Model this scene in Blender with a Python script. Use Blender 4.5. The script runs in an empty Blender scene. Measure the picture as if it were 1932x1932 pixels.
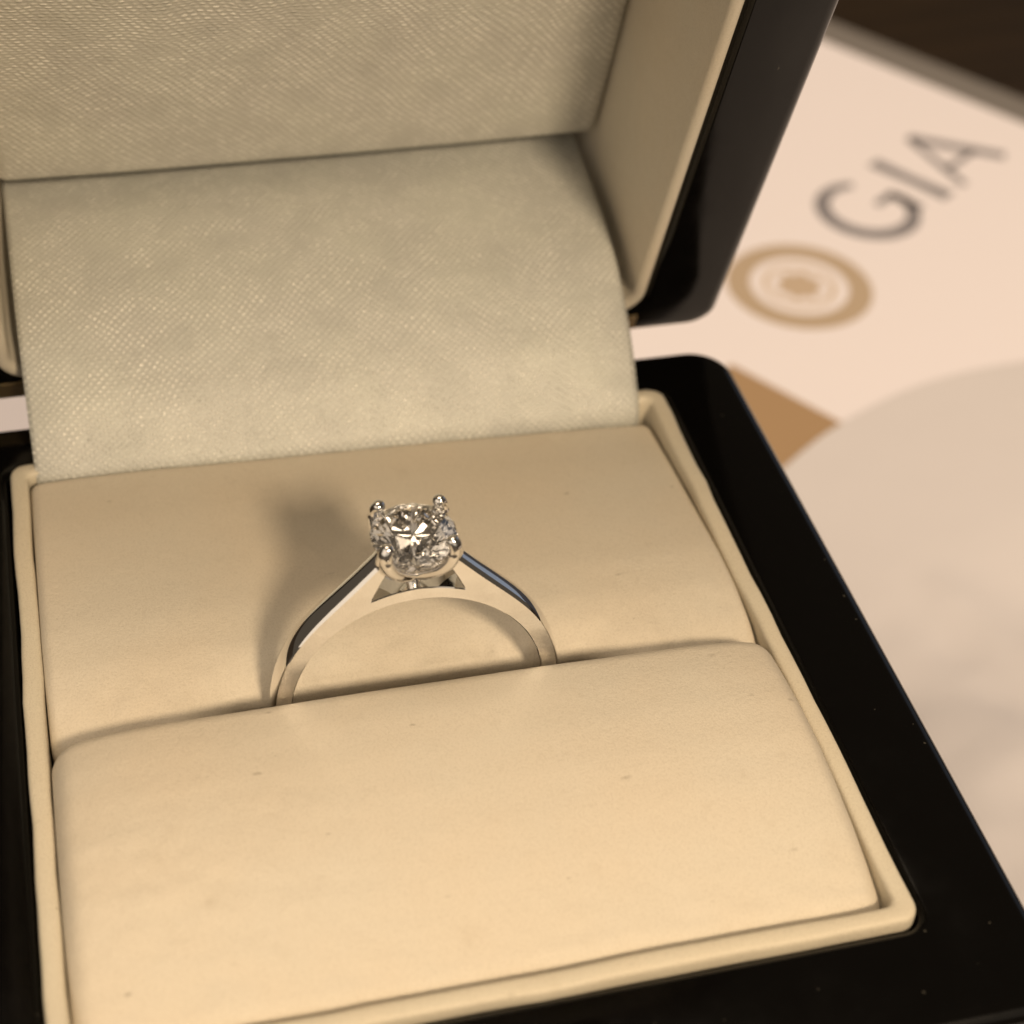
import bpy, bmesh, math, random
from mathutils import Vector, Matrix, noise
from mathutils.geometry import tessellate_polygon

random.seed(7)
scene = bpy.context.scene
COL = scene.collection
MM = 0.001
TABLE = -45.0            # table height below the rim of the box, in millimetres


def W(p):
    """millimetres, rim of the box at z = 0  ->  world metres, table at z = 0"""
    return Vector((p[0] * MM, p[1] * MM, (p[2] - TABLE) * MM))


# ------------------------------------------------------------------ camera
cam_d = bpy.data.cameras.new('camera')
cam = bpy.data.objects.new('camera', cam_d)
COL.objects.link(cam)
CAM = Vector((-16.297, -73.25, 81.073))
right = Vector((0.96931, -0.24178, 0.04759)).normalized()
down = Vector((-0.12706, -0.65679, -0.74429))
down = (down - right * down.dot(right)).normalized()
fwd = right.cross(down).normalized()
m = Matrix((right, -down, -fwd)).transposed().to_4x4()
m.translation = W(CAM)
cam.matrix_world = m
cam_d.sensor_width = 36.0
cam_d.lens = 3372.2 / 1932.0 * 36.0
cam_d.clip_start = 0.002
cam_d.clip_end = 20.0
cam_d.dof.use_dof = True
cam_d.dof.focus_distance = 0.1090
cam_d.dof.aperture_fstop = 35.0
cam_d.dof.aperture_blades = 0
scene.camera = cam

# ------------------------------------------------------------------ light
world = bpy.data.worlds.new('World')
scene.world = world
world.use_nodes = True
bg = world.node_tree.nodes['Background']
bg.inputs['Color'].default_value = (1.0, 0.80, 0.58, 1)
bg.inputs['Strength'].default_value = 0.075


def lamp(name, kind, pos, energy, colour, **kw):
    d = bpy.data.lights.new(name, kind)
    d.energy = energy
    d.color = colour
    for k, v in kw.items():
        setattr(d, k, v)
    o = bpy.data.objects.new(name, d)
    COL.objects.link(o)
    o.location = W(pos)
    return o


L = Vector((0.205, -0.770, 0.600)).normalized()
lamp('bulb', 'POINT', Vector((-0.3, 0, 12)) + L * 560, 9.9, (1.0, 0.775, 0.51), shadow_soft_size=0.042)

lc = lamp('ceiling_light', 'AREA', Vector((-120, 240, 1250)), 10.0, (1.0, 0.80, 0.57), shape='SQUARE', size=0.8)

lf = lamp('added_left_fill', 'AREA', Vector((-950, -620, 520)), 3.2, (1.0, 0.82, 0.62), shape='RECTANGLE', size=1.3, size_y=0.9)  # unseen fill lamp, added to lift the lid's right inner wall
lf.rotation_euler = (W((0, 0, 0)) - lf.location).to_track_quat('-Z', 'Y').to_euler()
lb = lamp('added_front_fill', 'AREA', Vector((150, -1500, 800)), 4.2, (1.0, 0.83, 0.64), shape='RECTANGLE', size=2.0, size_y=1.3)  # no wall here: soft lamp added to brighten the stone and thin shadows
lb.rotation_euler = (W((0, 0, 0)) - lb.location).to_track_quat('-Z', 'Y').to_euler()
ls = lamp('added_cool_lamp', 'AREA', Vector((700, 430, 150)), 0.16, (0.58, 0.74, 1.0), shape='RECTANGLE', size=0.55, size_y=0.36)  # no screen stands here: lamp added for the blue reflection on the shoulder
ls.rotation_euler = (W((0, 0, 10)) - ls.location).to_track_quat('-Z', 'Y').to_euler()

scene.view_settings.view_transform = 'Standard'
scene.view_settings.look = 'None'
scene.view_settings.exposure = 0.04
scene.view_settings.gamma = 1.0
scene.view_settings.use_curve_mapping = False
scene.render.engine = 'CYCLES'
cy = scene.cycles
cy.use_denoising = True
cy.max_bounces = 24
cy.diffuse_bounces = 5
cy.glossy_bounces = 12
cy.transmission_bounces = 24
cy.transparent_max_bounces = 12
cy.caustics_reflective = True
cy.caustics_refractive = True
cy.sample_clamp_indirect = 12.0
cy.blur_glossy = 0.3


# ------------------------------------------------------------------ helpers
def tag(o, label=None, cat=None, group=None, kind=None):
    for k, v in (('label', label), ('category', cat), ('group', group), ('kind', kind)):
        if v:
            o[k] = v
    return o


def empty(name, at):
    o = bpy.data.objects.new(name, None)
    o.empty_display_size = 0.005
    COL.objects.link(o)
    o.location = W(at)
    return o


def build(name, bm, mat, parent=None, smooth=True, sharp=None, origin=None):
    """bm holds millimetre coordinates; the object is placed relative to its thing's origin"""
    root = parent
    while root is not None and root.parent is not None:
        root = root.parent
    org = root.location.copy() if root is not None else (W(origin) if origin else Vector((0, 0, 0)))
    bmesh.ops.recalc_face_normals(bm, faces=bm.faces)
    for v in bm.verts:
        v.co = W(v.co) - org
    for f in bm.faces:
        f.smooth = smooth
    if sharp is not None:
        a = math.radians(sharp)
        for e in bm.edges:
            if len(e.link_faces) == 2 and e.calc_face_angle(0) > a:
                e.smooth = False
    me = bpy.data.meshes.new(name)
    bm.to_mesh(me)
    bm.free()
    me.materials.append(mat)
    o = bpy.data.objects.new(name, me)
    COL.objects.link(o)
    if parent is not None:
        o.parent = parent
    else:
        o.location = org
    return o


def rrect(x0, x1, y0, y1, r, ne=24, nc=8):
    """closed rounded rectangle, always 4*(ne+nc) points, counter-clockwise"""
    r = max(r, 0.001)
    out = []
    corners = [(x1 - r, y0 + r, -90), (x1 - r, y1 - r, 0), (x0 + r, y1 - r, 90), (x0 + r, y0 + r, 180)]
    for i, (cx, cy_, a0) in enumerate(corners):
        for k in range(nc + 1):
            a = math.radians(a0 + 90.0 * k / nc)
            out.append((cx + r * math.cos(a), cy_ + r * math.sin(a)))
        nx, ny, na = corners[(i + 1) % 4]
        a = math.radians(na)
        ex, ey = nx + r * math.cos(a), ny + r * math.sin(a)
        sx, sy = out[-1]
        for k in range(1, ne):
            t = k / ne
            out.append((sx + (ex - sx) * t, sy + (ey - sy) * t))
    return out


def loft(bm, loops, cap0=False, cap1=False, closed=True):
    rows = [[bm.verts.new(p) for p in lp] for lp in loops]
    n = len(rows[0])
    for a, b in zip(rows, rows[1:]):
        for i in range(n if closed else n - 1):
            j = (i + 1) % n
            bm.faces.new((a[i], a[j], b[j], b[i]))
    if cap0:
        bm.faces.new(list(reversed(rows[0])))
    if cap1:
        bm.faces.new(rows[-1])
    return rows


def fbm(x, y, z=0.0, o=3):
    return noise.fractal(Vector((x, y, z)), 1.0, 2.0, o)


def interp(pts, t):
    for (a, va), (b, vb) in zip(pts, pts[1:]):
        if t <= b:
            u = (t - a) / (b - a)
            u = max(0.0, u)
            return va + (vb - va) * u
    return pts[-1][1]


def catmull(pts, n=8):
    out = []
    P = [Vector(p) for p in pts]
    for i in range(len(P) - 1):
        p0 = P[max(i - 1, 0)]; p1 = P[i]; p2 = P[i + 1]; p3 = P[min(i + 2, len(P) - 1)]
        for k in range(n):
            t = k / n
            out.append(0.5 * ((2 * p1) + (p2 - p0) * t + (2 * p0 - 5 * p1 + 4 * p2 - p3) * t * t
                              + (3 * p1 - p0 - 3 * p2 + p3) * t ** 3))
    out.append(P[-1])
    return out


# ------------------------------------------------------------------ materials
class NT:
    def __init__(self, name):
        self.m = bpy.data.materials.new(name)
        self.m.use_nodes = True
        self.t = self.m.node_tree
        self.b = self.t.nodes['Principled BSDF']
        self.out = self.t.nodes['Material Output']

    def n(self, typ, **kw):
        nd = self.t.nodes.new(typ)
        for k, v in kw.items():
            if k.startswith('i_'):
                nd.inputs[k[2:].replace('_', ' ')].default_value = v
            else:
                setattr(nd, k, v)
        return nd

    def l(self, a, b):
        self.t.links.new(a, b)

    def math(self, op, a, b=None, clamp=False):
        nd = self.n('ShaderNodeMath', operation=op, use_clamp=clamp)
        for i, v in enumerate((a, b)):
            if v is None:
                continue
            if isinstance(v, (int, float)):
                nd.inputs[i].default_value = v
            else:
                self.l(v, nd.inputs[i])
        return nd.outputs[0]

    def mm(self):
        tc = self.n('ShaderNodeTexCoord')
        mp = self.n('ShaderNodeMapping')
        mp.inputs['Scale'].default_value = (1000, 1000, 1000)
        self.l(tc.outputs['Object'], mp.inputs['Vector'])
        return mp.outputs['Vector']

    def noise(self, vec, scale, detail=3, rough=0.5):
        nd = self.n('ShaderNodeTexNoise')
        nd.inputs['Scale'].default_value = scale
        nd.inputs['Detail'].default_value = detail
        nd.inputs['Roughness'].default_value = rough
        self.l(vec, nd.inputs['Vector'])
        return nd.outputs['Fac']

    def ramp(self, fac, stops):
        nd = self.n('ShaderNodeValToRGB')
        el = nd.color_ramp.elements
        while len(el) < len(stops):
            el.new(0.5)
        for e, (p, c) in zip(el, stops):
            e.position = p
            e.color = c if len(c) == 4 else (*c, 1)
        self.l(fac, nd.inputs[0])
        return nd.outputs[0]

    def mix(self, fac, a, b):
        nd = self.n('ShaderNodeMix', data_type='RGBA')
        for sock, v in ((nd.inputs[0], fac), (nd.inputs[6], a), (nd.inputs[7], b)):
            if isinstance(v, (int, float)):
                sock.default_value = v
            elif isinstance(v, tuple):
                sock.default_value = v if len(v) == 4 else (*v, 1)
            else:
                self.l(v, sock)
        return nd.outputs[2]

    def bump(self, h, strength, dist_mm, prev=None):
        nd = self.n('ShaderNodeBump')
        nd.inputs['Strength'].default_value = strength
        nd.inputs['Distance'].default_value = dist_mm * MM
        self.l(h, nd.inputs['Height'])
        if prev is not None:
            self.l(prev, nd.inputs['Normal'])
        return nd.outputs['Normal']

    def set(self, **kw):
        for k, v in kw.items():
            s = self.b.inputs[k.replace('_', ' ')]
            if isinstance(v, (int, float)):
                s.default_value = v
            elif isinstance(v, tuple):
                s.default_value = v if len(v) == 4 else (*v, 1)
            else:
                self.l(v, s)
        return self


def leather(name, base=(0.635, 0.58, 0.49), dirt=1.0):
    t = NT(name)
    p = t.mm()
    big = t.noise(p, 0.09, 3)
    col = t.mix(t.ramp(big, [(0.35, (0, 0, 0)), (0.7, (1, 1, 1))]), base, tuple(c * k for c, k in zip(base, (1.02, 0.985, 0.95))))
    # small smudges and specks of dust that sit on the leather
    wv = t.n('ShaderNodeMapping'); wv.inputs['Rotation'].default_value = (0, 0, 0.7)
    wv.inputs['Scale'].default_value = (0.42, 1.0, 1.0)
    t.l(p, wv.inputs['Vector'])
    vor = t.n('ShaderNodeTexVoronoi', feature='F1', voronoi_dimensions='2D'); vor.inputs['Scale'].default_value = 0.46
    vor.inputs['Randomness'].default_value = 1.0
    t.l(wv.outputs[0], vor.inputs['Vector'])
    sep = t.n('ShaderNodeSeparateColor'); t.l(vor.outputs['Color'], sep.inputs[0])
    pick = t.math('GREATER_THAN', sep.outputs[0], 0.42)
    size = t.math('MULTIPLY', t.math('POWER', sep.outputs[1], 2.5), 0.06)
    dist = t.math('ADD', vor.outputs['Distance'], t.math('MULTIPLY', t.math('SUBTRACT', t.noise(p, 4.0, 2), 0.5), 0.07))
    inside = t.math('MULTIPLY', t.math('SUBTRACT', t.math('ADD', size, 0.018), dist), 22.0, clamp=True)
    spots = t.math('MULTIPLY', t.math('MULTIPLY', inside, pick), t.math('MULTIPLY', sep.outputs[2], 0.55 * dirt))
    col = t.mix(spots, col, (0.20, 0.165, 0.12))
    smud = t.ramp(t.noise(p, 0.5, 4, 0.65), [(0.60, (0, 0, 0)), (0.78, (1, 1, 1))])
    col = t.mix(t.math('MULTIPLY', smud, 0.16 * dirt), col, (0.36, 0.29, 0.20))
    grain = t.noise(p, 8.0, 3, 0.65)
    col = t.mix(t.math('MULTIPLY', t.ramp(grain, [(0.38, (1, 1, 1)), (0.52, (0, 0, 0))]), 0.16), col, (0.30, 0.25, 0.18))
    soft = t.noise(p, 0.8, 3, 0.5)
    nrm = t.bump(soft, 0.28, 0.08)
    nrm = t.bump(t.noise(p, 3.2, 3, 0.6), 0.4, 0.05, nrm)
    nrm = t.bump(grain, 0.6, 0.05, nrm)
    t.set(Base_Color=col, Roughness=t.ramp(soft, [(0.3, (0.42,) * 3), (0.7, (0.56,) * 3)]), Specular_IOR_Level=0.36, Normal=nrm)
    return t.m


def satin(name, base=(0.63, 0.635, 0.60), shear=0.5, pu=0.55, pv=0.27, su=0.30, sv=0.42):
    t = NT(name)
    uv = t.n('ShaderNodeUVMap')
    # slight waviness of the threads
    w = t.n('ShaderNodeTexNoise'); w.inputs['Scale'].default_value = 0.16; w.inputs['Detail'].default_value = 2
    t.l(uv.outputs[0], w.inputs['Vector'])
    wob = t.math('MULTIPLY', t.math('SUBTRACT', w.outputs['Fac'], 0.5), 2.0)
    w2 = t.n('ShaderNodeTexNoise'); w2.inputs['Scale'].default_value = 3.0; w2.inputs['Detail'].default_value = 2
    t.l(uv.outputs[0], w2.inputs['Vector'])
    jit = t.math('MULTIPLY', t.math('SUBTRACT', w2.outputs['Fac'], 0.5), 0.16)
    sep = t.n('ShaderNodeSeparateXYZ'); t.l(uv.outputs[0], sep.inputs[0])
    v = t.math('DIVIDE', t.math('ADD', t.math('ADD', sep.outputs[1], wob), jit), pv)
    row = t.math('FLOOR', v)
    u = t.math('ADD', t.math('DIVIDE', t.math('ADD', sep.outputs[0], jit), pu), t.math('MULTIPLY', row, shear))
    cel = t.math('FLOOR', u)
    fu = t.math('DIVIDE', t.math('SUBTRACT', t.math('FRACT', u), 0.5), su)
    fv = t.math('DIVIDE', t.math('SUBTRACT', t.math('FRACT', v), 0.5), sv)
    r2 = t.math('ADD', t.math('MULTIPLY', fu, fu), t.math('MULTIPLY', fv, fv))
    dome = t.math('SUBTRACT', 1.0, r2, clamp=True)
    cc = t.n('ShaderNodeCombineXYZ'); t.l(cel, cc.inputs[0]); t.l(row, cc.inputs[1])
    wn = t.n('ShaderNodeTexWhiteNoise', noise_dimensions='2D'); t.l(cc.outputs[0], wn.inputs['Vector'])
    rnd = wn.outputs['Value']
    patch = t.noise(uv.outputs[0], 0.13, 4, 0.6)
    vis = t.ramp(t.noise(uv.outputs[0], 0.35, 3, 0.6), [(0.34, (0.16,) * 3), (0.58, (1, 1, 1))])   # painted glints fade in places
    glint = t.math('MULTIPLY', t.math('MULTIPLY', dome, vis), t.math('ADD', t.math('MULTIPLY', t.math('POWER', rnd, 1.8), 0.72), 0.36))
    fine = t.noise(uv.outputs[0], 5.0, 3, 0.65)
    hgt = t.math('ADD', t.math('MULTIPLY', dome, t.math('ADD', t.math('MULTIPLY', rnd, 0.7), 0.4)), t.math('MULTIPLY', fine, 0.5))
    nrm = t.bump(patch, 0.4, 0.6)
    nrm = t.bump(hgt, 0.75, 0.085, nrm)
    col = t.mix(glint, tuple(c * 0.74 for c in base), (1.0, 0.985, 0.93))  # thread glints painted into the colour as near-white dots
    col = t.mix(t.math('MULTIPLY', t.ramp(patch, [(0.42, (0, 0, 0)), (0.62, (1, 1, 1))]), 0.12), col, (0.68, 0.71, 0.60))
    t.set(Base_Color=col, Roughness=t.math('SUBTRACT', 0.50, t.math('MULTIPLY', glint, 0.30)), Specular_IOR_Level=0.6, Metallic=0.14,
          Normal=nrm)
    return t.m


def lacquer():
    t = NT('black_lacquer')
    p = t.mm()
    vor = t.n('ShaderNodeTexVoronoi', feature='F1', voronoi_dimensions='2D'); vor.inputs['Scale'].default_value = 0.55
    t.l(p, vor.inputs['Vector'])
    sep = t.n('ShaderNodeSeparateColor'); t.l(vor.outputs['Color'], sep.inputs[0])
    d = t.math('ADD', vor.outputs['Distance'], t.math('MULTIPLY', t.math('SUBTRACT', t.noise(p, 7.0, 2), 0.5), 0.10))
    s = t.math('MULTIPLY', t.math('SUBTRACT', t.math('MULTIPLY', sep.outputs[1], 0.055), d), 30.0, clamp=True)
    dust = t.math('MULTIPLY', s, t.math('GREATER_THAN', sep.outputs[0], 0.86))
    haze = t.ramp(t.noise(p, 0.35, 4, 0.6), [(0.35, (0, 0, 0)), (0.75, (1, 1, 1))])
    col = t.mix(t.math('MULTIPLY', dust, 0.16), (0.0025, 0.0022, 0.002), (0.30, 0.27, 0.22))
    t.set(Base_Color=col, Roughness=t.math('ADD', 0.10, t.math('MULTIPLY', haze, 0.10)), Specular_IOR_Level=0.24,
          Normal=t.bump(t.noise(p, 0.25, 2), 0.12, 0.15))
    return t.m


def paper(name, c, rough=0.75, bump=0.1, scale=0.6):
    t = NT(name)
    p = t.mm()
    n1 = t.noise(p, scale, 4, 0.55)
    t.set(Base_Color=t.mix(n1, tuple(x * 0.985 for x in c), c), Roughness=rough, Specular_IOR_Level=0.25,
          Normal=t.bump(n1, bump, 0.3))
    return t.m


def ink(name, c, rough=0.6, metallic=0.0):
    t = NT(name)
    p = t.mm()
    t.set(Base_Color=t.mix(t.noise(p, 3.0, 2), tuple(x * 0.93 for x in c), c), Roughness=rough, Metallic=metallic, Specular_IOR_Level=0.3)
    return t.m


def metal(name, c, rough):
    t = NT(name)
    p = t.mm()
    n1 = t.noise(p, 2.5, 3, 0.6)
    t.set(Base_Color=c, Metallic=1.0, Roughness=t.math('ADD', rough, t.math('MULTIPLY', n1, 0.05)),
          Normal=t.bump(t.noise(p, 0.7, 2), 0.10, 0.06))
    return t.m


def diamond_mat():
    t = NT('diamond')
    t.t.nodes.remove(t.b)
    g = t.n('ShaderNodeBsdfGlass')
    g.inputs['Color'].default_value = (1, 0.995, 0.99, 1)
    g.inputs['Roughness'].default_value = 0.0
    g.inputs['IOR'].default_value = 2.418
    t.l(g.outputs[0], t.out.inputs['Surface'])
    return t.m


def wood():
    t = NT('dark_wood')
    p = t.mm()
    mp = t.n('ShaderNodeMapping'); mp.inputs['Scale'].default_value = (0.02, 0.25, 0.1); t.l(p, mp.inputs['Vector'])
    g = t.noise(mp.outputs[0], 1.0, 6, 0.6)
    t.set(Base_Color=t.ramp(g, [(0.3, (0.010, 0.006, 0.003)), (0.7, (0.032, 0.019, 0.009))]), Roughness=0.45,
          Normal=t.bump(g, 0.2, 0.3), Specular_IOR_Level=0.25)
    return t.m


M_LEATHER = leather('cream_leatherette')
M_COLLAR = leather('cream_leatherette_edge', base=(0.62, 0.57, 0.465), dirt=1.1)
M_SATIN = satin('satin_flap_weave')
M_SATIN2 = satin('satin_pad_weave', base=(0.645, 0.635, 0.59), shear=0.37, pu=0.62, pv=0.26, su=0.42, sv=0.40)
M_LID_LINING = leather('cream_lid_lining', base=(0.585, 0.545, 0.465), dirt=0.3)
M_BLACK = lacquer()
M_GOLD = metal('brass', (0.42, 0.32, 0.18), 0.45)
M_WHITEGOLD = metal('white_gold', (0.88, 0.87, 0.86), 0.03)
M_DIAMOND = diamond_mat()
M_PAPER = paper('certificate_paper', (0.87, 0.825, 0.90))
M_TISSUE = paper('soft_paper', (0.71, 0.68, 0.725), bump=0.6, scale=0.10)
M_SHADEDPAGE = paper('shaded_page', (0.20, 0.185, 0.18))  # shade put into the colour: grey for a page lying in shadow
M_INK = ink('grey_ink', (0.25, 0.24, 0.275))
M_GOLDINK = ink('gold_ink', (0.52, 0.41, 0.31), 0.6)
M_TAN = ink('tan_ink', (0.42, 0.28, 0.165), 0.6)
M_WOOD = wood()

# ------------------------------------------------------------------ table
bm = bmesh.new()
bmesh.ops.create_grid(bm, x_segments=2, y_segments=2, size=900)
for v in bm.verts:
    v.co.z = TABLE
tag(build('tabletop', bm, M_WOOD, smooth=False), kind='structure')

# ------------------------------------------------------------------ ring box
box = empty('ring_box', (0, 0, -44.4))
tag(box, 'open black lacquered ring box lined with cream leather and pale satin', 'ring box')
HX, HY = 30.0, 29.75


def ins(s, b, f, z, r):
    """rounded rectangle inset by s at the sides, b at the back, f at the front"""
    return [(x, y, z) for x, y in rrect(-HX + s, HX - s, -HY + f, HY - b, r)]


bm = bmesh.new()
loops = []
for k in range(5):
    a = math.radians(90 * k / 4)
    i = 1.5 * (1 - math.sin(a)); z = -44.4 + 1.5 * (1 - math.cos(a))
    loops.append(ins(i, i, i, z, 3.0 - i * 0.6))
RZ = -0.3
for k in range(7):
    a = math.radians(90 * k / 6)
    i = 1.1 * (1 - math.cos(a)); z = RZ - 1.1 + 1.1 * math.sin(a)
    loops.append(ins(i, i, i, z, 3.0 - i * 0.5))
loops.append(ins(3.0, 2.4, 3.0, RZ, 2.4))
for k in range(5):
    a = math.radians(90 * k / 4)
    i = 0.4 * math.sin(a); z = RZ - 0.4 + 0.4 * math.cos(a)
    loops.append(ins(5.85 + i, 4.3 + i, 5.85 + i, z, 1.5))
loops.append(ins(6.25, 4.7, 6.25, -12.5, 1.5))
loft(bm, loops, cap0=True, cap1=True)
base = build('base', bm, M_BLACK, box, sharp=40)

# cream collar standing round the tray
CS, CB, CF, CT = 6.52, 4.95, 6.52, 1.2
bm = bmesh.new()
loops = [ins(CS, CB, CF, -11.5, 1.2)]
for k in range(11):
    a = math.radians(180 * k / 10)
    ca, sa = math.cos(a), math.sin(a)
    i = CT / 2 * (1 - math.copysign(abs(ca) ** 0.6, ca)); z = -0.32 + 0.55 * sa ** 0.6      # squarish folded edge
    loops.append(ins(CS + i, CB + i, CF + i, z, 1.2 - i * 0.45))
loops.append(ins(CS + CT, CB + CT, CF + CT, -11.5, 0.7))
loft(bm, loops)
for v in bm.verts:
    x, y, z = v.co
    w = fbm(x * 0.16, y * 0.16, 3.1, 3)
    w2 = fbm(x * 0.7, y * 0.7, 9.1, 2)
    s = 1 - 0.008 * 0
    v.co.x += 0.15 * w * (1 if abs(x) > 20 else 0.3) + 0.02 * w2
    v.co.y += 0.15 * w * (1 if abs(y) > 20 else 0.3) + 0.02 * w2
    v.co.z += 0.10 * fbm(x * 0.12 + 5, y * 0.12, 1.7, 2) + 0.02 * w2
build('lining', bm, M_COLLAR, base)


def cushion(name, x0, x1, y0, y1, r, rf, rb, top, wrinkle, warp=None, zb=-11.4):
    """padded block: a grid that follows a rounded footprint, its edge rolled over with radius r"""
    bm = bmesh.new()
    roll = [r * (1 - math.cos(math.radians(90 * k / 9))) for k in range(10)]

    def samples(a, b, step):
        n = max(2, int((b - a - 2 * r) / step))
        return [a + e for e in roll] + [a + r + (b - a - 2 * r) * k / n for k in range(1, n)] + [b - e for e in reversed(roll)]
    xs, ys = samples(x0, x1, 0.32), samples(y0, y1, 0.28)
    cx, cy_, hx, hy = (x0 + x1) / 2, (y0 + y1) / 2, (x1 - x0) / 2, (y1 - y0) / 2

    def place(x, y):
        r0 = rf if y < cy_ else rb
        qx, qy = abs(x - cx) - (hx - r0), abs(y - cy_) - (hy - r0)
        if qx > 0 and qy > 0:                # corner: square of side r0 onto a quarter disc
            m_ = max(qx, qy)
            k = m_ / math.hypot(qx, qy)
            qx, qy = qx * k, qy * k
            x = cx + math.copysign(hx - r0 + qx, x - cx)
            y = cy_ + math.copysign(hy - r0 + qy, y - cy_)
            e = r0 - m_
        else:
            e = r0 - max(qx, qy)
        drop = r - math.sqrt(max(r * r - (r - e) ** 2, 0)) if e < r else 0.0
        z = top(x, y) - drop + wrinkle(x, y) * max(0, min(1, e / r))
        if warp:
            x, y = warp(x, y)
        return (x, y, z)
    g = [[bm.verts.new(place(x, y)) for x in xs] for y in ys]
    for ra, rb in zip(g, g[1:]):
        for i in range(len(xs) - 1):
            bm.faces.new((ra[i], ra[i + 1], rb[i + 1], rb[i]))
    per = g[0][:-1] + [row[-1] for row in g[:-1]] + list(reversed(g[-1][1:])) + [row[0] for row in reversed(g[1:])]
    low = [bm.verts.new((v.co.x, v.co.y, zb)) for v in per]
    n = len(per)
    for i in range(n):
        k = (i + 1) % n
        bm.faces.new((per[i], low[i], low[k], per[k]))
    bm.faces.new(low)
    return build(name, bm, M_LEATHER, base)


def front_top(x, y):
    t = (y + 21.4) / 19.6
    z = interp([(0, -0.1), (0.06, 0.3), (0.14, 0.85), (0.26, 1.5), (0.40, 2.05), (0.55, 2.4), (0.70, 2.5), (0.85, 2.35), (1.0, 1.95)], t)
    q = abs(x) / 21.5
    return z - (0.35 + 0.35 * t) * q ** 12 - 0.25 * t * q ** 2 + 0.10 * fbm(x * 0.09, y * 0.09, 2.2, 2)


def front_wr(x, y):
    near = math.exp(-((y + 20.5) / 2.6) ** 2)
    corner = math.exp(-(((x + 16) / 8) ** 2 + ((y + 16) / 7) ** 2))
    return 0.07 * near * fbm(x * 0.45, y * 0.9, 4.0, 3) + 0.10 * corner * fbm(x * 0.55, y * 0.8, 7.7, 3) + 0.012 * fbm(x * 0.5, y * 0.5, 1, 3)


def smooth_prof(fn):
    # soften the piecewise profile
    def g(x, y):
        return (fn(x, y - 0.7) + 2 * fn(x, y - 0.3) + 2 * fn(x, y + 0.3) + fn(x, y + 0.7) + 2 * fn(x, y)) / 8
    return g


def rear_top(x, y):
    t = (y - 0.8) / 22.0
    z = interp([(0, -1.0), (0.035, -0.3), (0.08, 0.25), (0.15, 0.65), (0.3, 0.75), (0.5, 0.5), (0.75, 0.15), (1.0, -0.3)], t)
    q = abs(x) / 21.5
    return z - 0.28 * q ** 6 - 0.034 * x * max(0, t) + 0.08 * fbm(x * 0.08 + 4, y * 0.08, 6.2, 2)


def rear_wr(x, y):
    near = math.exp(-((y - 1.2) / 2.0) ** 2)
    return 0.20 * near * fbm(x * 0.8, y * 0.6, 2.0, 4) + 0.012 * fbm(x * 0.5, y * 0.5, 5, 3)


def rear_warp(x, y):
    t = max(0.0, min(1.0, (abs(x) - 10.5) / 5.0))
    t = t * t * (3 - 2 * t)
    return x, y - 2.0 * t * math.exp(-((y - 0.72) / 2.2) ** 2)


fc = cushion('front_cushion', -22.2, 22.2, -21.95, -1.70, 1.25, 1.3, 1.5, smooth_prof(front_top), front_wr)
rc = cushion('rear_cushion', -22.2, 22.2, 0.72, 22.85, 0.7, 0.8, 0.8, smooth_prof(rear_top), rear_wr, rear_warp)

# ---- lid, leaning forward over the tray
LA = math.radians(20.7)
E2 = Vector((0, -math.sin(LA), math.cos(LA)))      # up along the rim
EB = Vector((0, math.cos(LA), math.sin(LA)))       # into the lid
LO = Vector((0, 31.8, 0.0))


def lidp(x, v, w):
    return tuple(LO + Vector((x, 0, 0)) + E2 * v + EB * w)


LH = 59.5


def lins(s, b, t, w, r):
    return [lidp(x, v, w) for x, v in rrect(-HX + s, HX - s, b, LH - t, r)]


LD = 23.0
bm = bmesh.new()
loops = []
for k in range(6):
    a = math.radians(90 * k / 5)
    i = 3.0 * (1 - math.sin(a)); w = LD - 3.0 * (1 - math.cos(a))
    loops.append(lins(i, i, i, w, 2.6))
for k in range(7):
    a = math.radians(90 * k / 6)
    i = 1.1 * (1 - math.cos(a)); w = 1.1 - 1.1 * math.sin(a)
    loops.append(lins(i, i, i, w, 2.0 - i * 0.4))
loops.append(lins(2.6, 1.6, 2.6, 0, 1.8))
for k in range(5):
    a = math.radians(90 * k / 4)
    i = 0.4 * math.sin(a); w = 0.4 - 0.4 * math.cos(a)
    loops.append(lins(5.9 + i, 2.1 + i, 5.9 + i, w, 2.6))
loops.append(lins(6.3, 2.5, 6.3, 20.5, 2.6))
loft(bm, loops, cap0=True, cap1=True)
lid = build('lid', bm, M_BLACK, box, sharp=40)

bm = bmesh.new()
LS, LB, LT = 6.5, 2.7, 0.95
loops = [lins(LS, LB, LS, 20.3, 2.6)]
for k in range(11):
    a = math.radians(180 * k / 10)
    i = LT / 2 * (1 - math.cos(a)); w = 0.45 - LT / 2 * math.sin(a)
    loops.append(lins(LS + i, LB + i, LS + i, w, 2.6 - i * 0.5))
loops.append(lins(LS + LT + 0.05, LB + LT, LS + LT, 10, 1.8))
loops.append(lins(LS + LT + 0.1, LB + LT, LS + LT, 20.3, 1.8))
loft(bm, loops, cap1=True)
build('lining', bm, M_LID_LINING, lid)


def add_uv(bm, fn):
    uv = bm.loops.layers.uv.new('UVMap')
    for f in bm.faces:
        for lp in f.loops:
            lp[uv].uv = fn(lp.vert.co)


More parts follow.
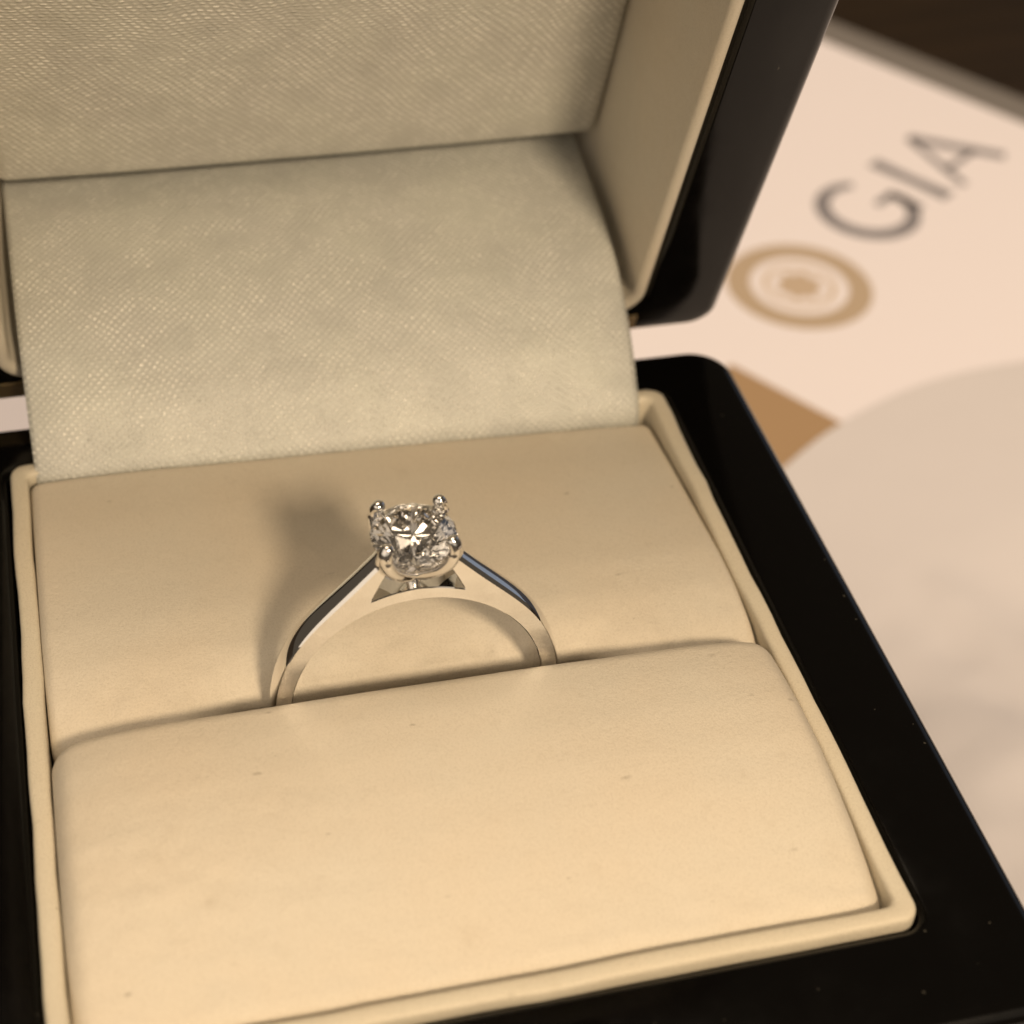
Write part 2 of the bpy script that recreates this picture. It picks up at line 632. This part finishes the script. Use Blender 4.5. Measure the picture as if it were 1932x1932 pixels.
# satin pad set into the lid
bm = bmesh.new()
px0, px1, pv0, pv1, pw = -22.2, 22.3, 7.9, 50.5, 12.9
loops = []
r = 1.3
K = 7
es = [0.0] + [r * (1 - math.cos(math.radians(90 * k / K))) for k in range(0, K + 1)]
e = r
half = (pv1 - pv0) / 2
while e < half - 0.2:
    e += 0.7
    es.append(min(e, half - 0.1))
for idx, e in enumerate(es):
    ring = []
    for x, v in rrect(px0 + e, px1 - e, pv0 + e, pv1 - e, max(1.0 - e, 0.05), ne=60, nc=6):
        drop = r - math.sqrt(max(r * r - (r - e) ** 2, 0)) if e < r else 0.0
        q = abs(x) / 21.4
        puff = 0.9 * (1 - q ** 4) * (1 - math.exp(-e / 3.0))
        w = pw + drop - puff + (0.10 * fbm(x * 0.12, v * 0.12, 8, 3)) * min(1, e / 2)
        if idx == 0:
            w = 19.5
        ring.append(lidp(x, v, w))
    loops.append(ring)
loft(bm, loops, cap0=True, cap1=True)
add_uv(bm, lambda c: (c.x, (c - LO).dot(E2)))
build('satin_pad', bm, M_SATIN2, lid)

# satin flap that bridges the hinge: from behind the rear cushion up into the lid
prof = catmull([(0, 23.05, -7.5), (0, 22.95, -3.0), (0, 23.0, -0.6), (0, 24.3, 1.3), (0, 27.0, 4.1), (0, 31.4, 7.2), (0, 36.8, 9.2), (0, 42.6, 10.4), (0, 46.5, 11.2)], 12)
bm = bmesh.new()
NXF = 110
loops = []
lens = [0.0]
for a, b in zip(prof, prof[1:]):
    lens.append(lens[-1] + (b - a).length)
front, back = [], []
for j, q in enumerate(prof):
    t = lens[j] / lens[-1]
    nx = prof[min(j + 1, len(prof) - 1)] - prof[max(j - 1, 0)]
    nrm = Vector((0, -nx.z, nx.y)).normalized()
    rowf, rowb = [], []
    for i in range(NXF + 1):
        s = i / NXF
        x = -21.75 + s * (21.45 + 21.75)
        wv = 0.22 * fbm(x * 0.07, lens[j] * 0.07, 3.3, 3) + 0.30 * math.sin(s * 3.1) * math.sin(t * 3.1)
        edge = 0.25 * (abs(s - 0.5) * 2) ** 18
        o_ = nrm * (wv - edge)
        rowf.append((x, q.y + o_.y, q.z + o_.z))
        b_ = nrm * (wv - edge - 0.35)
        rowb.append((x, q.y + b_.y, q.z + b_.z))
    front.append(rowf); back.append(rowb)
for j in range(len(prof)):
    loops.append(front[j] + list(reversed(back[j])))
rows = loft(bm, loops, cap0=True, cap1=True)
uvl = bm.loops.layers.uv.new('UVMap')
vid = {}
for j, rw in enumerate(rows):
    for v in rw:
        vid[v] = lens[j]
for f in bm.faces:
    for lp in f.loops:
        lp[uvl].uv = (lp.vert.co.x, vid[lp.vert])
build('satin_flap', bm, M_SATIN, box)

# brass hinges let into the two rims
for sx in (1, -1):
    bm = bmesh.new()
    cx = 22.3 * sx

    def slab(pts, bm=bm):
        vs = [bm.verts.new(p) for p in pts]
        for q in ((0, 1, 2, 3), (7, 6, 5, 4), (0, 4, 5, 1), (1, 5, 6, 2), (2, 6, 7, 3), (3, 7, 4, 0)):
            bm.faces.new([vs[i] for i in q])
    x0, x1 = cx - 3.4, cx + 1.0
    slab([lidp(x0, 0.9, -0.10), lidp(x1, 0.9, -0.10), lidp(x1, 2.6, -0.10), lidp(x0, 2.6, -0.10),
          lidp(x0, 0.9, 0.5), lidp(x1, 0.9, 0.5), lidp(x1, 2.6, 0.5), lidp(x0, 2.6, 0.5)])
    x0, x1 = 15.6 * sx - 2.0, 15.6 * sx + 2.0
    slab([(x0, 26.2, RZ - 0.3), (x1, 26.2, RZ - 0.3), (x1, 28.8, RZ - 0.3), (x0, 28.8, RZ - 0.3),
          (x0, 26.2, RZ + 0.1), (x1, 26.2, RZ + 0.1), (x1, 28.8, RZ + 0.1), (x0, 28.8, RZ + 0.1)])
    # knuckle that joins the two leaves
    rows = []
    for xk in (17.0 * sx - 3.5, 17.0 * sx + 3.5):
        rows.append([(xk, 30.0 + 1.0 * math.cos(math.radians(30 * k)), 0.1 + 1.0 * math.sin(math.radians(30 * k))) for k in range(12)])
    loft(bm, rows, cap0=True, cap1=True)
    build('hinge', bm, M_GOLD, box, sharp=30)

# ------------------------------------------------------------------ ring
RC = Vector((-0.2, -0.2, -0.4))
pit = math.radians(3.0)
RN = Vector((0, math.cos(pit), -math.sin(pit)))
RZv = Vector((0, math.sin(pit), math.cos(pit)))


def ringp(x, y, z):
    return RC + Vector((x, 0, 0)) + RN * y + RZv * z


def headp(x, y, z):
    a, z0 = math.radians(5.5), 10.2
    return ringp(x - 0.16, y * math.cos(a) - (z - z0) * math.sin(a), z0 + y * math.sin(a) + (z - z0) * math.cos(a))


ring = empty('diamond_ring', tuple(ringp(0, 0, -9.0)))
tag(ring, 'white gold solitaire ring with round diamond held upright in the cream cushions', 'ring')

RI, RO = 7.75, 8.95
# right half of the outer contour, from the bottom up to the window under the stone
right_half = []
for k in range(0, 61):
    a = math.radians(-90 + 2.0 * k)          # from the bottom to 30 degrees above the horizontal
    right_half.append((RO * math.cos(a), RO * math.sin(a), 0.20, True))
sh = catmull([(7.75, 4.475, 0), (7.02, 5.72, 0), (5.75, 7.05, 0), (4.25, 8.5, 0), (3.0, 9.8, 0), (2.05, 10.85, 0)], 7)
for q in sh[1:]:
    right_half.append((q.x, q.y, 0.24, True))
n_out = len(right_half)
for _ in range(60):                      # fair the join between the round leg and the straight shoulder
    old = list(right_half)
    for i in range(34, n_out - 2):
        p_, c_, q_ = old[i - 1], old[i], old[i + 1]
        right_half[i] = ((p_[0] + 2 * c_[0] + q_[0]) / 4, (p_[1] + 2 * c_[1] + q_[1]) / 4, 0.20, True)
right_half.append((1.45, 10.75, 0.0, False))
for q in catmull([(1.75, 10.15, 0), (2.25, 9.2, 0), (2.8, 8.05, 0)], 4):
    right_half.append((q.x, q.y, 0.0, False))
a_end = math.atan2(8.05, 2.8)
for k in range(1, 9):
    a = a_end + (math.pi / 2 - a_end) * k / 8
    rr = 8.52 + 0.10 * k / 8
    right_half.append((rr * math.cos(a), rr * math.sin(a), 0.0, False))
contour = right_half + [(-x, z, h, o) for x, z, h, o in reversed(right_half[1:-1])]
N = len(contour)


def cnorm(i):
    a = contour[(i - 1) % N]; b = contour[(i + 1) % N]
    t = Vector((b[0] - a[0], b[1] - a[1]))
    if t.length < 1e-6:
        return Vector((1, 0))
    t.normalize()
    return Vector((t.y, -t.x))


def halfw(z):
    return 0.92 if z < 5 else 0.92 - 0.10 * min(1, (z - 5) / 5)


bm = bmesh.new()
CH = 0.06
rows = []
for k in range(11):
    row = []
    for i, (x, z, h, o) in enumerate(contour):
        n_ = cnorm(i)
        hw = halfw(z)
        g_ = max(0.0, min(1.0, (z - 3.4) / 5.5)) if o else 0.0       # the bevel widens towards the stone
        ci, di = CH + 0.05 * g_, CH + 0.08 * g_
        if k in (0, 10):
            off, y = -ci, -hw
        elif k in (1, 9):
            off, y = 0.0, -hw + di
        else:
            q = (k - 5) / 4.0
            off, y = h * (1 - q * q), (hw - di) * q
            y = -abs(y)
        if k > 5:
            y = -y
        row.append(bm.verts.new(ringp(x + n_.x * off, y, z + n_.y * off)))
    rows.append(row)
for a, b in zip(rows, rows[1:]):
    for i in range(N):
        j = (i + 1) % N
        bm.faces.new((a[i], a[j], b[j], b[i]))
NI = 160
irows = []
for s, k, dy in [(-1, CH, 0.0), (-1, 0, CH), (0, 0, 0), (1, 0, -CH), (1, CH, 0.0)]:
    row = []
    for i in range(NI):
        a = 2 * math.pi * i / NI
        z = RI * math.sin(a)
        bul = -0.05 * (1 - s * s)
        row.append(bm.verts.new(ringp((RI + k + bul) * math.cos(a), s * halfw(z) + dy, (RI + k + bul) * math.sin(a))))
    irows.append(row)
for a, b in zip(irows, irows[1:]):
    for i in range(NI):
        j = (i + 1) % NI
        bm.faces.new((a[i], b[i], b[j], a[j]))
for ro, ri in ((rows[0], irows[0]), (rows[-1], irows[-1])):
    def flat(v):
        d = Vector(v.co) - RC
        return Vector((d.x, d.dot(RZv), 0))
    allv = ro + ri
    for tri in tessellate_polygon([[flat(v) for v in ro], [flat(v) for v in ri]]):
        try:
            bm.faces.new([allv[i] for i in tri])
        except ValueError:
            pass
build('band', bm, M_WHITEGOLD, ring, sharp=28)

# setting: four tulip claws that meet under the stone
bm = bmesh.new()
rows = []
for k, (rad, z) in enumerate([(0.55, 8.2), (0.5, 8.6), (0.46, 8.9), (0.5, 9.25), (0.3, 9.5)]):
    rows.append([tuple(headp(rad * math.cos(a), rad * math.sin(a), z)) for a in [2 * math.pi * i / 20 for i in range(20)]])
loft(bm, rows, cap0=True, cap1=True)
setting = build('setting', bm, M_WHITEGOLD, ring, sharp=40)
GZ, GR = 12.2, 2.52
for q in range(4):
    az = math.radians((43, 132, 222, 319)[q])
    er = Vector((math.cos(az), math.sin(az)))
    et = Vector((-er.y, er.x))
    cpath = catmull([(0.10, 9.5, 0), (0.8, 9.78, 0), (1.6, 10.4, 0), (2.22, 11.0, 0), (2.58, 11.6, 0), (2.73, 12.15, 0), (2.70, 12.65, 0), (2.48, 12.98, 0)], 6)
    bm = bmesh.new()
    rows = []
    n = len(cpath)
    for i, c in enumerate(cpath):
        t = i / (n - 1)
        tg = cpath[min(i + 1, n - 1)] - cpath[max(i - 1, 0)]
        tg = Vector((tg.x, tg.y)).normalized()
        nr = Vector((tg.y, -tg.x))          # outward in the (rho, z) plane
        wd = interp([(0, 0.80), (0.35, 0.80), (0.6, 0.62), (0.8, 0.48), (0.92, 0.43), (1.0, 0.40)], t)
        th = interp([(0, 0.34), (0.2, 0.44), (0.5, 0.42), (0.8, 0.36), (0.95, 0.38), (1.0, 0.38)], t)
        row = []
        for k in range(16):
            a = 2 * math.pi * k / 16
            ca, sa = math.cos(a), math.sin(a)
            sq = (abs(ca) ** 3 + abs(sa) ** 3) ** (-1 / 3) if t < 0.75 else 1.0
            o_t, o_n = wd * ca * sq, th * sa * sq
            rho = c.x + nr.x * o_n
            z = c.y + nr.y * o_n
            row.append(tuple(headp(er.x * rho + et.x * o_t, er.y * rho + et.y * o_t, z)))
        rows.append(row)
    # rounded tip
    c = cpath[-1]
    for k in range(1, 5):
        a = math.radians(90 * k / 4.3)
        sc = math.cos(a)
        row = []
        for kk in range(16):
            aa = 2 * math.pi * kk / 16
            o_t, o_n = 0.40 * math.cos(aa) * sc, 0.38 * math.sin(aa) * sc
            rho = c.x + nr.x * o_n + tg.x * 0.30 * math.sin(a)
            z = c.y + nr.y * o_n + tg.y * 0.30 * math.sin(a)
            row.append(tuple(headp(er.x * rho + et.x * o_t, er.y * rho + et.y * o_t, z)))
        rows.append(row)
    loft(bm, rows, cap0=True, cap1=True)
    build('claw', bm, M_WHITEGOLD, setting, sharp=50)

# round brilliant
bm = bmesh.new()
rot = math.radians(34)


def dp(r_, a_, z_):
    a_ = math.radians(a_) + rot
    return bm.verts.new(headp(r_ * GR * math.cos(a_), r_ * GR * math.sin(a_), GZ + z_ * GR))


TR, HC, HP, GT, SR, LR = 0.56, 0.31, 0.862, 0.025, 0.765, 0.22
hs = HC * (1 - SR * math.cos(math.radians(22.5))) / (1 - TR)
T = [dp(TR, 45 * k, GT + HC) for k in range(8)]
S_ = [dp(SR, 45 * k + 22.5, GT + hs) for k in range(8)]
GU = [dp(1.0, 22.5 * k, GT) for k in range(16)]
GL = [dp(1.0, 22.5 * k, -GT) for k in range(16)]
zl = -GT - HP * (1 - LR * math.cos(math.radians(22.5)))
LL = [dp(LR, 45 * k + 22.5, zl) for k in range(8)]
CU = dp(0, 0, -GT - HP)
bm.faces.new(T)
for k in range(8):
    k1 = (k + 1) % 8
    g0, gm, g1 = 2 * k, 2 * k + 1, (2 * k + 2) % 16
    bm.faces.new((T[k], S_[k], T[k1]))
    bm.faces.new((T[k], S_[k - 1], GU[g0], S_[k]))
    bm.faces.new((S_[k], GU[g0], GU[gm]))
    bm.faces.new((S_[k], GU[gm], GU[g1]))
    bm.faces.new((GU[g0], GL[g0], GL[gm], GU[gm]))
    bm.faces.new((GU[gm], GL[gm], GL[g1], GU[g1]))
    bm.faces.new((LL[k], GL[gm], GL[g0]))
    bm.faces.new((LL[k], GL[g1], GL[gm]))
    bm.faces.new((CU, LL[k], GL[g0], LL[k - 1]))
build('diamond', bm, M_DIAMOND, ring, smooth=False)

# ------------------------------------------------------------------ certificate on the table
DV = Vector((0.82, 0.57)).normalized()
DU = Vector((-DV.y, DV.x))
DO = Vector((68.8, 95.4))
DK = 1.0866                     # overall size of the printed sheet


def doc(a, b, z):
    q = DO + (DV * a + DU * b) * DK
    return (q.x, q.y, z)


cert = empty('certificate', doc(0, 0, TABLE))
tag(cert, 'white diamond certificate with grey GIA lettering lying on the table behind the box', 'certificate')


def plate(name, a0, a1, b0, b1, z0, z1, mat, parent, n=24):
    bm = bmesh.new()
    loops = []
    for z, i in ((z0, 0.0), (z1 - 0.05, 0.0), (z1, 0.05)):
        loops.append([doc(a, b, z) for a, b in rrect(a0 + i, a1 - i, b0 + i, b1 - i, 0.6, ne=n, nc=4)])
    loft(bm, loops, cap0=True, cap1=True)
    return build(name, bm, mat, parent, sharp=30)


ZP = -44.45
sheet = plate('sheet', -98, 52.5, -48, 70, -44.75, ZP, M_PAPER, cert)
plate('lower_page', -96, 59.0, -46, 68, TABLE + 0.02, -44.78, M_SHADEDPAGE, cert)


def printed(name, bm, mat):
    return build(name, bm, mat, sheet, smooth=False)


ZI = ZP + 0.02


def ribbon(bm, pts, w):
    """flat stroke with round-free ends along 2-D points in certificate coordinates"""
    P = [Vector(p) for p in pts]
    rowsv = []
    for i, q in enumerate(P):
        t = (P[min(i + 1, len(P) - 1)] - P[max(i - 1, 0)]).normalized()
        n_ = Vector((-t.y, t.x))
        wi = w(i / (len(P) - 1)) if callable(w) else w
        rowsv.append([(q + n_ * wi / 2), (q - n_ * wi / 2)])
    rows = []
    for z in (ZI - 0.015, ZI):
        rows.append([[bm.verts.new(doc(v.x, v.y, z)) for v in r_] for r_ in rowsv])
    lo, hi = rows
    for i in range(len(P) - 1):
        bm.faces.new((hi[i][0], hi[i][1], hi[i + 1][1], hi[i + 1][0]))
        bm.faces.new((lo[i][0], lo[i + 1][0], hi[i + 1][0], hi[i][0]))
        bm.faces.new((lo[i][1], hi[i][1], hi[i + 1][1], lo[i + 1][1]))


LB0 = -2.3                      # baseline of the lettering
CAPH = 11.2
# G
bm = bmesh.new()
gc = Vector((19.6, LB0 + CAPH / 2))
arc = []
for k in range(41):
    a = math.radians(52 + (352 - 52) * k / 40)
    arc.append(gc + Vector((5.5 * math.cos(a), 5.6 * math.sin(a))))
ribbon(bm, arc, lambda t: 1.3 + 0.9 * math.sin(math.pi * t))
printed('letter', bm, M_INK)
bm = bmesh.new()
ribbon(bm, [gc + Vector((4.9, -4.6)), gc + Vector((4.9, -2.0)), gc + Vector((4.9, 0.1))], 1.6)
ribbon(bm, [gc + Vector((1.6, -0.2)), gc + Vector((3.4, -0.2)), gc + Vector((5.7, -0.2))], 1.1)
build('letter_bar', bm, M_INK, sheet, smooth=False)
# I
bm = bmesh.new()
ribbon(bm, [(29.4, LB0), (29.4, LB0 + CAPH / 2), (29.4, LB0 + CAPH)], lambda t: 1.8 + 0.5 * (2 * t - 1) ** 2)
printed('letter', bm, M_INK)
# A
bm = bmesh.new()
ribbon(bm, [(33.2, LB0), (35.6, LB0 + 5.6), (38.0, LB0 + CAPH)], 1.15)
ribbon(bm, [(38.0, LB0 + CAPH), (40.6, LB0 + 5.6), (43.2, LB0)], 1.8)
ribbon(bm, [(34.8, LB0 + 3.6), (38, LB0 + 3.6), (41.4, LB0 + 3.6)], 1.0)
printed('letter', bm, M_INK)
# round gold emblem
def annulus(bm, r0, r1, n=64):
    rows = []
    for r_, z in ((r0, ZI - 0.015), (r0, ZI), (r1, ZI), (r1, ZI - 0.015)):
        rows.append([doc(r_ * math.cos(2 * math.pi * i / n), r_ * math.sin(2 * math.pi * i / n), z) for i in range(n)])
    loft(bm, rows)


bm = bmesh.new()
annulus(bm, 5.7, 8.4)
emb = build('emblem_ring', bm, M_GOLDINK, sheet, smooth=False)
bm = bmesh.new()
dm = [((2.9 if k % 2 else 2.2) * math.cos(k * math.pi / 8 + 0.85), (2.9 if k % 2 else 2.2) * math.sin(k * math.pi / 8 + 0.85)) for k in range(16)]
lo = [doc(a, b, ZI - 0.015) for a, b in dm]
hi = [doc(a, b, ZI) for a, b in dm]
loft(bm, [lo, hi], cap1=True)
build('emblem_mark', bm, ink('faint_gold_ink', (0.58, 0.46, 0.36)), sheet, smooth=False)
bm = bmesh.new()
annulus(bm, 3.6, 4.3)
build('emblem_inner_ring', bm, ink('pale_gold_ink', (0.66, 0.54, 0.44)), sheet, smooth=False)
# tan band printed across the sheet
bm = bmesh.new()
loft(bm, [[doc(a, b, z) for a, b in rrect(-60, -17.7, -47.8, -3.2, 0.1, ne=10, nc=2)] for z in (ZI - 0.015, ZI)], cap1=True)
build('printed_band', bm, M_TAN, sheet, smooth=False)

# ------------------------------------------------------------------ soft white paper beside the box
bm = bmesh.new()
edge = catmull([(34, 40, 0), (49.6, 52.6, 0), (58.4, 58.2, 0), (69.5, 62.6, 0), (81.5, 64.2, 0), (97, 64, 0), (127, 58, 0)], 8)
edge = [Vector((-16.3 + (q.x + 16.3) * 1.0826, -73.25 + (q.y + 73.25) * 1.0826, 0)) for q in edge]
rows = []
NT_ = 60
for i, q in enumerate(edge):
    row = []
    s = i / (len(edge) - 1)
    x_front = 34 + s * 110
    for j in range(NT_ + 1):
        t = j / NT_
        p = Vector((q.x + (x_front - q.x) * t, q.y + (-75 - q.y) * t, 0))
        p.x = max(p.x, 32.2 + 1.2 * s)
        d = min(t * 12, 1)
        tt = min(1, t * 1.25)
        z = -44.15 + 10.0 * tt * tt * (3 - 2 * tt) + 2.2 * fbm(p.x * 0.05, p.y * 0.05, 4.4, 4) * min(1, t * 5)
        z -= 0.15 * (1 - d) ** 2
        z = max(z, -44.25 + 1.2 * min(1, t * 6))
        row.append((p.x, p.y, z))
    rows.append(row)
# close it down to the certificate and table
bot = TABLE + 0.62
full = []
for row in rows:
    full.append([(row[0][0], row[0][1], bot)] + row + [(row[-1][0], row[-1][1], bot)])
first = [(x, y, bot) for x, y, z in full[0]]
last = [(x, y, bot) for x, y, z in full[-1]]
loft(bm, [first] + full + [last], closed=False)
tag(build('folded_paper', bm, M_TISSUE, sharp=35, origin=(60, 20, bot)), 'soft blank white paper bulging beside the black box over the certificate', 'paper')
